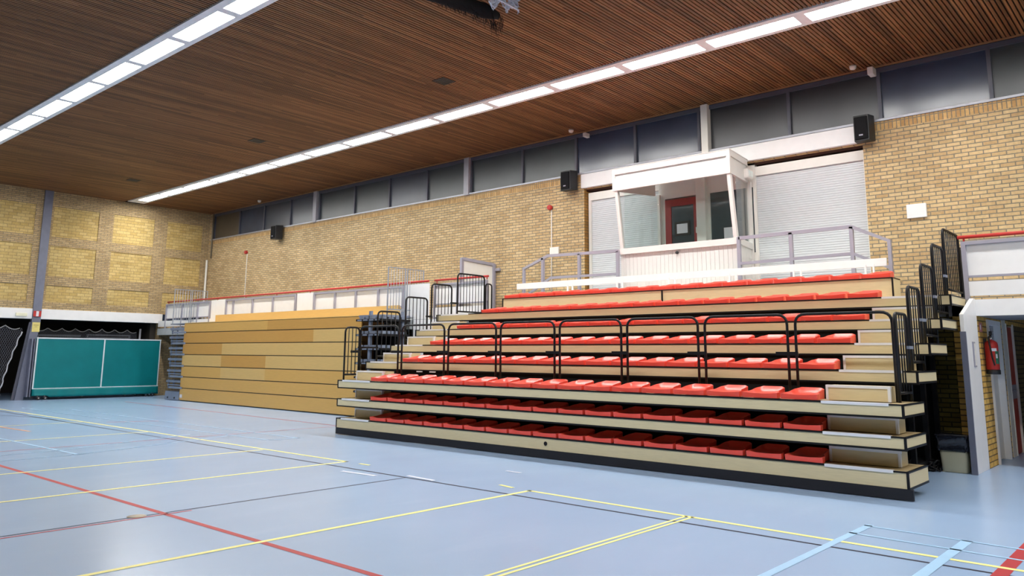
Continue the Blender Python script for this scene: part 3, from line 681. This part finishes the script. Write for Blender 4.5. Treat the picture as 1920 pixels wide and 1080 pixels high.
# aisle steps
def step(x0, x1, y0, y1, z, h, label):
    t = thing('aisle_step', label, 'step', (x0, y0, z), 'half-height steps in the stand aisles')
    boxes('step_box', [(x0, x1, y0, y1, z, z+h-.012)], MAPLE, t)
    boxes('white_edging', [(x0-.008, x1+.008, y0-.01, y0+.05, z+h-.026, z+h+.004), (x0-.008, x0+.02, y0-.01, y0+.012, z, z+h-.026), (x1-.02, x1+.008, y0-.01, y0+.03, z, z+h-.026)], NOSE, t)
    boxes('tread', [(x0, x1, y0+.045, y1, z+h-.012, z+h)], DECK, t)
rn = [None,'lowest','second','third','fourth','fifth','sixth','seventh']
for k in range(1, 7):
    z = TOP[k]+.003; h = .17; y0 = YK[k]+.31
    y1 = YK[k]+ (.58 if k > 2 else .6)
    step(-3.46, -2.76 if k == 3 else -2.70, y0, y1, z, h, 'pale wooden aisle step with white edge at right, on the %s row' % rn[k])
    step(-12.40, -11.62, y0, y1, z, h, 'pale wooden aisle step with white edge at left, on the %s row' % rn[k])

# seats
def seat_mesh():
    bm = bmesh.new(); nu, nv = 17, 13; D = .40; g = []
    for j in range(nv):
        v = j/(nv-1); row = []
        ww = max(0, min(1, (v-.2)/.2)); w_ = .219 - .044*ww*ww*(3-2*ww)
        if v > .85: w_ -= .02*((v-.85)/.15)**2
        for i in range(nu):
            u = i/(nu-1)*2-1
            sd = max(0, (abs(u)-.8)/.2); sd = sd*sd*(3-2*sd)
            rim = .066 + .064*(3*v*v-2*v**3)*(1-.25*sd) - .012*(1-u*u)*max(0, 1-v*4)
            q = (abs(u)**3.2)
            bk = max(0, (v-.55)/.45)**2.2
            fr = max(0, 1-v/.16)**1.5
            k = min(1, max(q, bk, fr) + .25*q*bk)
            zc = .040 + .006*v
            z = zc*(1-k) + rim*k
            row.append(bm.verts.new((u*w_, v*D + .012*(1-u*u)*(v < .01), z)))
        g.append(row)
    for j in range(nv-1):
        for i in range(nu-1):
            f = bm.faces.new((g[j][i], g[j][i+1], g[j+1][i+1], g[j+1][i])); f.smooth = True
    loop = [g[0][i] for i in range(nu)] + [g[j][-1] for j in range(1, nv)] + [g[-1][i] for i in range(nu-2, -1, -1)] + [g[j][0] for j in range(nv-2, 0, -1)]
    low = []
    for p in loop:
        x, y, z = p.co
        zl = .002 if y < .3 else .002+.0*(y)
        low.append(bm.verts.new((x*.985, min(max(y, .006), D-.01), zl)))
    n = len(loop)
    for i in range(n):
        f = bm.faces.new((loop[i], loop[(i+1)%n], low[(i+1)%n], low[i])); f.smooth = True
        e = bm.edges.get((loop[i], loop[(i+1)%n])); e.smooth = False
    for c in (0, nu-1, nu-1+nv-1, 2*(nu-1)+nv-1):
        e = bm.edges.get((loop[c], low[c]));
        if e: e.smooth = False
    bm.faces.new(low[::-1])
    bmesh.ops.recalc_face_normals(bm, faces=bm.faces)
    me = bpy.data.meshes.new('seat_shell'); bm.to_mesh(me); bm.free(); me.materials.append(RED); return me
SEAT = seat_mesh()
def seat_row(n, x0, x1, y, z, where):
    p = (x1-x0)/n
    for i in range(n):
        o = bpy.data.objects.new('stadium_seat', SEAT); C.objects.link(o); o.location = (x0+p*(i+.5), y, z); o.scale.x = p/.481
        a = ORD[i] + ' from the left' if i <= n//2 else (ORD[n-1-i] + ' from the right' if i < n-1 else 'rightmost')
        if i == 0: a = 'leftmost'
        tag(o, 'red plastic bench seat, %s in the %s' % (a, where), 'seat', 'red seats of the stand')
rl = [None, 'lowest row', 'second row from bottom', 'third row from bottom', 'fourth row from bottom', 'fifth row from bottom', 'sixth row from bottom', 'seventh row from bottom']
SPAN = [None, (-11.6,-3.42), (-11.6,-3.42), (-11.61,-3.44), (-11.50,-3.46), (-11.42,-3.45), (-11.36,-3.46), (-11.25,-3.45)]
for k in range(1, 8): seat_row(17, SPAN[k][0], SPAN[k][1], YK[k]+.004, TOP[k]+.006, rl[k])
seat_row(17, -11.18, -3.44, 12.43, 2.677, 'topmost row')

# guard rails
def hoop(x0, x1, y, z0, z1, label, rr=.018):
    t = thing('guard_hoop', label, 'railing', ((x0+x1)/2, y, z0), 'black hoop rails in front of the fourth row')
    tubes('hoop', [fillet([(x0,y,z0),(x0,y,z1),(x1,y,z1),(x1,y,z0)], .13)], rr, BLK, t)
    boxes('clamp', [(x0-.25, x0+.03, y-.04, y-.018, 1.515, 1.56)], BLK, t)
for i in range(8):
    a = -12.48+1.2335*i
    hoop(a, a+1.13, 9.70, TOP[3], 2.02, 'black steel hoop rail before fourth row, %s of eight from the left' % ORD[i])
def guard(x, y0, y1, z0, z1, nb, label, matl=BLK, r=.018, rb=.0085, rad=.1, lowfrac=.1, grp='black barred end guards of the stand', sq=False, foot=None):
    t = thing('guard_rail', label, 'railing', (x, y0, z0), grp)
    zl = z0+lowfrac
    f = z0 if foot is None else foot
    if sq: tubes('frame', [[(x,y0,f),(x,y0,z1),(x,y1,z1),(x,y1,f)], [(x,y0,zl),(x,y1,zl)]], r, matl, t, square=True)
    else: tubes('frame', [fillet([(x,y0,f),(x,y0,z1),(x,y1,z1),(x,y1,f)], rad), [(x,y0,zl),(x,y1,zl)]], r, matl, t)
    for i in range(nb):
        y = y0+(y1-y0)*(i+1)/(nb+1); tubes('bar', [[(x,y,zl),(x,y,z1-.01)]], rb, matl, t, 6)
    return t
XRr, XLl = -2.66, -12.49
seg = [(3, 9.58, 10.06, 4), (4, 10.18, 10.70, 4), (5, 10.85, 11.42, 5), (6, 11.48, 12.06, 5), (7, 12.14, 13.05, 8)]
for side, x in (('right', XRr), ('left', XLl)):
    for k, a, b, nb in seg:
        if side == 'left':
            a, b, nb = {3:(9.34,9.68,3), 4:(10.12,10.70,4), 5:(10.85,11.45,5), 6:(11.57,12.17,5), 7:(12.35,13.22,8)}[k]
        z1 = TOP[k]+ (1.0 if k < 7 else .95)
        guard(x, a, b, TOP[k]+.003, z1, nb, 'black barred guard rail at %s end of the %s row' % (side, rn[k]), foot=TOP[k]+.003)
        if k < 7 and not (side == 'left' and k == 3): pass
for side, x in (('right', XRr), ('left', XLl)):
    y_ = 13.09 if side == 'right' else 13.26
    t = thing('guard_rail', 'narrow black hoop rail behind tallest guard at %s end of stand' % side, 'railing', (x, y_, 2.34), 'black barred end guards of the stand')
    tubes('frame', [fillet([(x,y_,2.34),(x,y_,3.12),(x,y_+.21,3.12),(x,y_+.21,2.34)], .08)], .016, BLK, t)
    tubes('bar', [[(x,y_+.1,2.34),(x,y_+.1,3.1)]], .009, BLK, t, 6)
for side, x in (('right', XRr), ('left', XLl)):
    seg_ = seg if side == 'right' else [(3,9.34,9.68,3),(4,10.12,10.70,4),(5,10.85,11.45,5),(6,11.57,12.17,5),(7,12.35,13.22,8)]
    for (k, a, b, _), (k2, a2, b2, _) in zip(seg_, seg_[1:]):
        t = tag(boxes('rail_coupling', [(x-.02, x+.02, b-.02, a2+.02, TOP[k]+.6, TOP[k]+.635)], BLK if side == 'left' else SLATE, loc=(x,b,TOP[k]+.6)), 'small steel coupling joining guards of the %s and %s rows, %s end' % (rn[k], rn[k2], side), 'coupling', 'couplings between the end guards')

# ================================================================== CLOSED YELLOW STAND
cs = thing('closed_stand', 'pushed-in telescopic stand with stacked golden wood fronts against balcony', 'grandstand', (-20, 12.4, 0))
zj = [0.03, .405, .75, 1.085, 1.44, 1.79, 2.13, 2.41]
xs = [-24.42, -22.0, -19.6, -17.4, -15.42]
tones = [[1,1,1,1],[1,1,1,1],[1,0,1,1],[0,2,0,0],[2,0,0,0],[2,2,2,0],[1,1,2,2]]
for k in range(7):
    yk = 12.0
    for j in range(4):
        boxes('front_board', [(xs[j], xs[j+1], yk, yk+.03, zj[k]+.0, zj[k+1]-.022)], OAK[tones[k][j]], cs)
    boxes('joint_trim', [(xs[0]+.02, xs[-1]-.0, yk+.008, yk+.035, zj[k+1]-.022, zj[k+1])], BLK, cs)
boxes('plinth_gap', [(xs[0]+.02, xs[-1], 12.03, 12.06, .0, .04)], BLK, cs)
boxes('top_deck', [(xs[0]+.02, xs[-1], 12.0, 12.70, 2.40, 2.42)], OAK[0], cs)
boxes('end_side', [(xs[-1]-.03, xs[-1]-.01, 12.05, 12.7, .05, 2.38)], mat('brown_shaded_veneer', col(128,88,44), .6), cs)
boxes('folded_backrest', [(-23.8,-14.86,12.69,12.715,2.40,2.68)], OAK[0], cs)
for k in range(7):
    z = zj[k+1]-.03
    boxes('side_deck', [(-25.36,xs[0]-.0,11.99,12.7,z-.17,z-.10)], SLATE, cs)
    boxes('side_deck_edge', [(-25.12,xs[0]+.14,11.97,11.998,z-.01,z+.055)] if k < 6 else [(-25.36,xs[0],11.99,12.7,z+.0,z+.035)], SLATE, cs)
    if k < 6: boxes('side_bracket', [(-25.30,-25.26,12.02,12.06,z-.02,zj[k+2]-.10), (-24.95,-24.93,12.02,12.06,z-.02,zj[k+2]-.10), (-25.3,xs[0],12.0,12.04,z+.08,z+.12)], SLATE, cs)
boxes('side_base', [(-25.36,xs[0]-.02,11.98,12.4,.02,.22)], SLATE, cs)
for x in (-25.15,-24.7):
    bm = bmesh.new(); lathe(bm, [(.03,-.015),(.03,.0)], (x,11.98,.08), 10, 'y'); obj('bolt', bm, BLK, cs)
boxes('corner_sticker', [(-24.40,-24.25,11.996,12.0,.1,.2)], PAPER, cs)
# right-hand folded decks
for z in (2.42-.11, 1.96, 1.63, 1.30, .97, .64, .31):
    boxes('folded_deck', [(-15.36,-14.45,11.78,12.70,z-.05,z)], BLK, cs)
    boxes('deck_support', [(-15.3+.22*i,-15.14+.22*i,11.84,11.9,z,z+.07) for i in range(4)] + [(-15.3+.22*i,-15.14+.22*i,11.775,11.78,z-.04,z-.012) for i in range(4)] + [(-14.5,-14.46,11.84+.2*i,12.0+.2*i,z,z+.07) for i in range(4)], SLATE, cs)
boxes('folded_deck_post', [(-14.95,-14.87,11.84,11.9,.05,2.5),(-14.56,-14.5,12.5,12.56,.05,2.5),(-15.3,-15.25,12.6,12.65,.05,2.3)], SLATE, cs)
boxes('upper_deck_edge', [(-15.36,-14.45,11.86,12.70,2.36,2.41)], SLATE, cs)
boxes('bracing', [(-15.3,-14.5,12.3,12.33,.1,2.2)], BLKM, cs)
def ggate(x, y0, y1, label): guard(x, y0, y1, 2.42, 3.54, 5, label, GREYP if 0 else SLATE2, .014, .0075, lowfrac=.12, grp='grey barred gates on the closed stand', sq=True)
SLATE2 = mat('pale_slate_steel', col(152,158,168), .4, var=.04)
ggate(-25.33, 12.04, 12.58, 'grey barred gate on left end of closed stand, front one')
ggate(-25.33, 12.64, 12.72+.44, 'grey barred gate on left end of closed stand, rear one')
ggate(-14.5, 12.02, 12.55, 'grey barred gate on right end of closed stand, front one')
ggate(-14.5, 12.62, 13.14, 'grey barred gate on right end of closed stand, rear one')
# white framed partition panel on the balcony
t = thing('partition_panel', 'white panel in lilac frame standing across balcony beside black guards', 'panel', (-13.4,13.5,2.32))
bm = bmesh.new(); prism(bm, [(-13.50,13.46,2.4),(-13.27,14.34,2.4),(-13.27,14.34,3.68),(-13.50,13.46,3.78)], (.03,0,0)); obj('infill', bm, OFFW, t)
tubes('frame', [[(-13.47,13.45,2.33),(-13.47,13.45,3.82)],[(-13.47,13.45,3.80),(-13.23,14.36,3.71)],[(-13.23,14.34,2.33),(-13.23,14.34,3.73)]], .035, GREYP, t, square=True)
boxes('wall_bracket', [(-13.25,-13.05,14.34,14.4,3.55,3.62)], GREYP, t)

# ================================================================== LEFT SIDE THINGS
t = thing('roof_column', 'blue grey steel column on left brick wall, leaning at its foot', 'column', (XL, 8.8, 0))
boxes('upper_shaft', [(XL-.1, XL+.05, 8.71, 8.96, 2.35, ZC)], BLUEG, t)
bm = bmesh.new(); prism(bm, [(XL+.02,8.45,0),(XL+.02,8.68,0),(XL+.02,8.95,2.4),(XL+.02,8.71,2.4)], (.07,0,0)); obj('lower_shaft', bm, BLUEG, t)
bm = bmesh.new(); prism(bm, [(XL-.02,8.37,0),(XL-.02,8.45,0),(XL-.02,8.71,2.4),(XL-.02,8.65,2.4)], (.04,0,0)); obj('side_flange', bm, mat('dark_blue_grey', col(84,86,100), .5), t)
def on_col(name, z0, z1, m, label, cat, stripes=None):
    t = thing(name, label, cat, (XL+.1, 8.8, z0))
    y = 8.72 - .0*(2.5-z0)
    boxes('plate', [(XL+.09, XL+.1, y, y+.22, z0, z1)], m, t)
    if stripes:
        boxes('white_symbol', [(XL+.1, XL+.104, y+.075, y+.15, z0+.01, z1-.01)], PAPER, t)
    else: boxes('printed_line', [(XL+.1, XL+.102, y+.04, y+.18, z0+.2, z0+.22), (XL+.1, XL+.102, y+.07, y+.15, z0+.15, z0+.165)], mat('faded_print', col(170,150,90), .6), t)
on_col('fire_sign', 2.58, 2.76, REDP, 'small red sign with white centre on the blue grey column', 'sign', True)
on_col('yellow_notice', 2.10, 2.40, mat('yellow_sticker', col(222,206,124), .6), 'yellow notice on column just under the red sign', 'sign')
tag(boxes('emergency_light', [(XL+.02, XL+.07, 8.24, 8.56, 2.58, 2.68)], mat('ivory_plastic', col(228,226,200), .5), bevel=.008, loc=(XL+.03,8.4,2.58)), 'pale flat emergency light on white beam left of the column', 'emergency light')
# green mat cart
t = thing('mat_cart', 'long green tarpaulin-covered mat cart on small wheels by left wall', 'cart', (-27.65, 10.8, 0))
gx = -27.6
boxes('covered_body', [(gx-.3, gx, 8.85, 12.74, .12, 1.90)], GREEN, t, .01)
bm = bmesh.new(); pr = []
for i in range(41):
    y = 8.84+3.92*i/40; s = .02*math.sin(i*1.1)+.012*math.sin(i*2.7)
    pr.append((y, s))
vs = [[bm.verts.new((gx+.02+p[1]*(1-j/4)*1.0+.03*(1-j/4), p[0], .085+.26*j/4 + (.05 if i < 5 and j == 0 else 0))) for i, p in enumerate(pr)] for j in range(5)]
for j in range(4):
    for i in range(40):
        f = bm.faces.new((vs[j][i], vs[j][i+1], vs[j+1][i+1], vs[j+1][i])); f.smooth = True
sk = obj('hanging_skirt', bm, GREEN, t); s_ = sk.modifiers.new('thick', 'SOLIDIFY'); s_.thickness = .008
PIPM = mat('white_piping', col(205,216,222), .5)
boxes('piping', [(gx-.02,gx+.014,8.83,12.76,1.89,1.93),(gx,gx+.012,8.83,8.87,.33,1.9),(gx,gx+.01,12.72,12.75,.33,1.9),(gx,gx+.012,10.85,10.89,.33,1.9),(gx,gx+.03,8.83,12.76,.335,.36)], PIPM, t)
boxes('side_frame', [(gx-.3,gx-.02,8.70,8.74,.1,1.88),(gx-.3,gx-.02,8.78,8.81,.1,1.88)], BLUEG, t)
for y in (9.03, 9.22, 12.35, 12.47, 12.58):
    w_ = thing if 0 else None
    bm = bmesh.new(); lathe(bm, [(.05,-.02),(.055,-.01),(.055,.01),(.05,.02)], (gx+.03,y,.055), 12, 'y' if 0 else 'x')
    wo = obj('wheel', bm, RUB, t)
    bm = bmesh.new(); lathe(bm, [(.026,.021),(.026,.03)], (gx+.03,y,.055), 10, 'x'); obj('hub', bm, CHROME, wo)
    boxes('fork', [(gx-.0,gx+.05,y-.035,y-.025,.05,.14)], CHROME, wo)
# nets
def net(name, label, y0, y1, zlow, ztopf, x, cell=.06, right=None):
    t = thing(name, label, 'net', (x, (y0+y1)/2, 0), 'knotted nets in the storage alcove')
    bm = bmesh.new(); ny = int((y1-y0)/cell)
    def zt(y): return ztopf(y)
    def inside(y, z): return y0 <= y <= (right(z) if right else y1) and zlow <= z <= zt(y)
    for i in range(ny+1):
        for j in range(int(2.3/cell)+1):
            y = y0+i*cell; z = zlow+j*cell; yo = y+(cell/2 if j % 2 else 0)
            if not inside(yo, z): continue
            for dy, dz in ((cell/2, cell), (-cell/2, cell)):
                if inside(yo+dy, z+dz):
                    xw = x+.03*math.sin((yo)*7); xw2 = x+.03*math.sin((yo+dy)*7)
                    tube(bm, [(xw,yo,z),(xw2,yo+dy,z+dz)], .0055, 3, False)
    obj('net_mesh', bm, NETM, t)
    pts = []; y = y0
    ye = y1 if not right else right(2.0)
    while y <= ye: pts.append((x+.02, y, zt(y))); y += .05
    tubes('scalloped_cord', [pts], .016, NETW2, t, 6)
    if right: tubes('edge_cord', [[(x+.02+.01*math.sin(k*2), right(zlow+(2.1-zlow)*k/20)+.02*math.sin(k*1.7), zlow+(2.1-zlow)*k/20) for k in range(21)]], .02, mat('white_rope', col(190,192,200), .7), t, 6)
NETW2 = mat('pale_grey_cord', col(150,150,152), .7)
sc1 = lambda y: 2.30-.13*abs(math.sin(math.pi*(y-7.0)/.52))**.8
net('storage_net', 'dark grey net with scalloped top cord left of column', 6.4, 8.6, .05, sc1, XL-.15, right=lambda z: 8.06+.52*(z/2.3)**1.4)
sc2 = lambda y: 2.26-.11*abs(math.sin(math.pi*(y-8.95)/.42))**.8
net('storage_net', 'dark grey net with scalloped top cord above green mat cart', 8.95, 12.25, 1.2, sc2, XL-.5, cell=.05)
t = thing('goal_frame', 'grey metal goal frame stored behind green mat cart', 'frame', (XL-.8,10.6,0))
tubes('frame_tube', [[(XL-.8,9.2,0),(XL-.8,9.2,2.02),(XL-.8,10.5,2.02)],[(XL-.75,10.7,0),(XL-.75,10.7,2.06),(XL-.75,12.1,2.06),(XL-.75,12.1,0)],[(XL-.75,10.75,1.96),(XL-.75,12.1,1.96)]], .035, SLATE2, t, square=True)
tag(tubes('net_pole', [[(XL-.45,12.33,0),(XL-.45,12.33,2.3)]], .035, mat('pale_pole', col(190,190,200), .5)), 'pale upright pole at right end of net above green cart', 'pole')
# trolley seen through the left net
t = thing('equipment_trolley', 'small steel trolley with orange straps behind the left net', 'trolley', (XL-.5, 7.6, 0))
boxes('frame_bars', [(XL-.6,XL-.55,7.0+.22*i,7.04+.22*i,.15,.98) for i in range(6)] + [(XL-.62,XL-.5,6.95,8.12,.95,1.0)], SLATE2, t)
boxes('orange_strap', [(XL-.55,XL-.5,7.1,8.1,1.02,1.12),(XL-.55,XL-.5,7.1,8.0,.2,.34)], mat('orange_webbing', col(190,130,80), .7), t)
bm = bmesh.new(); tube(bm, [(XL-.5,6.9,.12),(XL-.5,8.15,.12)], .1, 12); obj('roller', bm, SLATE2, t)

# ================================================================== RIGHT CORNER THINGS
t = thing('waste_bin', 'beige plastic waste bin with black liner in dark corner', 'bin', (-2.70, 12.08, 0))
def rrect(cx, cy, a, b, r, z, k=4):
    out = []
    for sx, sy, s in ((1,1,0),(-1,1,90),(-1,-1,180),(1,-1,270)):
        for q in range(k+1):
            an = math.radians(s+90*q/k); out.append(Vector((cx+sx*(a-r)+r*math.cos(an), cy+sy*(b-r)+r*math.sin(an), z)))
    return out
def loft(bm, secs, cap=True):
    rings = [[bm.verts.new(p) for p in s] for s in secs]; n = len(rings[0])
    for a, b in zip(rings, rings[1:]):
        for i in range(n):
            f = bm.faces.new((a[i], a[(i+1)%n], b[(i+1)%n], b[i])); f.smooth = True
    if cap: bm.faces.new(rings[0][::-1]); bm.faces.new(rings[-1])
bcx, bcy = -2.715, 12.12
bm = bmesh.new(); loft(bm, [rrect(bcx,bcy,.15,.12,.04,.0), rrect(bcx,bcy,.15,.12,.04,.01), rrect(bcx,bcy,.175,.14,.04,.40)]); obj('bucket', bm, BIN, t)
bm = bmesh.new(); se = []
for z, gr in ((.275,.012),(.29,.026),(.33,.03),(.38,.03),(.43,.035),(.475,.038),(.485,.03)):
    s = rrect(bcx,bcy,.168+gr,.135+gr,.05,z,8)
    for i, p in enumerate(s): p += Vector(((p.x-bcx)*.05*math.sin(i*1.9+z*40), (p.y-bcy)*.05*math.cos(i*2.3+z*33), .008*math.sin(i*1.3)))
    se.append(s)
loft(bm, se); obj('liner_bag', bm, BAG, t)
boxes('foot', [(bcx-.15,bcx-.11,bcy-.12,bcy-.08,0,.012)], BIN, t)
# cable heap
t = thing('cable_heap', 'tangled black cables on floor between the stand and waste bin', 'cables', (-2.95,11.9,0))
bm = bmesh.new()
for k in range(7):
    c = Vector((-2.96+random.uniform(-.06,.06), 11.95+random.uniform(-.1,.1), .02)); rr = random.uniform(.05,.1); pts = []
    for i in range(22):
        a = i*.55+k; pts.append(c+Vector((rr*math.cos(a), rr*math.sin(a), max(-.008, .05*k/3+.03*math.sin(a*1.7+k)))))
    tube(bm, pts, .009, 5)
obj('cable', bm, BLK, t)

# fire extinguisher on corridor wall
ex, ey = -2.35, 13.05
t = thing('fire_extinguisher', 'red fire extinguisher with black base hanging on yellow brick wall', 'fire extinguisher', (ex, ey, 1.28))
bm = bmesh.new(); lathe(bm, [(.082,1.335),(.085,1.36),(.085,1.68),(.078,1.72),(.05,1.745),(.025,1.755)], (ex,ey,0), 24); obj('cylinder', bm, REDP, t)
bm = bmesh.new(); lathe(bm, [(.084,1.275),(.09,1.28),(.09,1.335),(.084,1.34)], (ex,ey,0), 24); obj('base_ring', bm, PLBLK, t)
bm = bmesh.new(); lathe(bm, [(.022,1.755),(.026,1.79),(.018,1.80),(.018,1.83)], (ex,ey,0), 14); obj('valve', bm, CHROME, t)
boxes('lever', [(ex-.01,ex+.02,ey-.05,ey+.06,1.83,1.845),(ex-.01,ex+.02,ey-.03,ey+.05,1.865,1.88),(ex-.01,ex+.02,ey-.03,ey-.01,1.83,1.88)], PLBLK, t)
tubes('hose', [fillet([(ex,ey-.02,1.80),(ex-.01,ey-.11,1.80),(ex+.02,ey-.10,1.5),(ex+.04,ey-.085,1.40)], .05)], .011, PLBLK, t)
GRNL = mat('green_label', col(40,110,84), .5)
def wrap(name, m, a0, a1, z0, z1):
    bm = bmesh.new(); r_ = .0865; n = 8; lo = []; hi = []
    for i in range(n+1):
        a = math.radians(a0+(a1-a0)*i/n); lo.append(bm.verts.new((ex+r_*math.cos(a), ey+r_*math.sin(a), z0))); hi.append(bm.verts.new((ex+r_*math.cos(a), ey+r_*math.sin(a), z1)))
    for i in range(n): bm.faces.new((lo[i], lo[i+1], hi[i+1], hi[i]))
    o = obj(name, bm, m, t); s = o.modifiers.new('thick', 'SOLIDIFY'); s.thickness = .001; s.offset = 1
wrap('white_label', PAPER, -80, -35, 1.60, 1.64); wrap('green_label', GRNL, -52, -12, 1.42, 1.60); wrap('printed_label', PAPER, -48, -30, 1.50, 1.56)
boxes('wall_bracket', [(-2.44,-2.41,ey-.03,ey+.03,1.5,1.78)], PLBLK, t)
tag(boxes('extinguisher_sign', [(-2.44,-2.432,12.83,13.0,1.87,2.0)], mat('faded_red_sign', col(190,120,116), .6), loc=(-2.44,12.9,1.87)), 'small faded red and white sign on corner of yellow brick wall', 'sign')
s = bpy.data.objects['extinguisher_sign']; boxes('white_symbol', [(-2.432,-2.430,12.86,12.90,1.9,1.97)], PAPER, s)
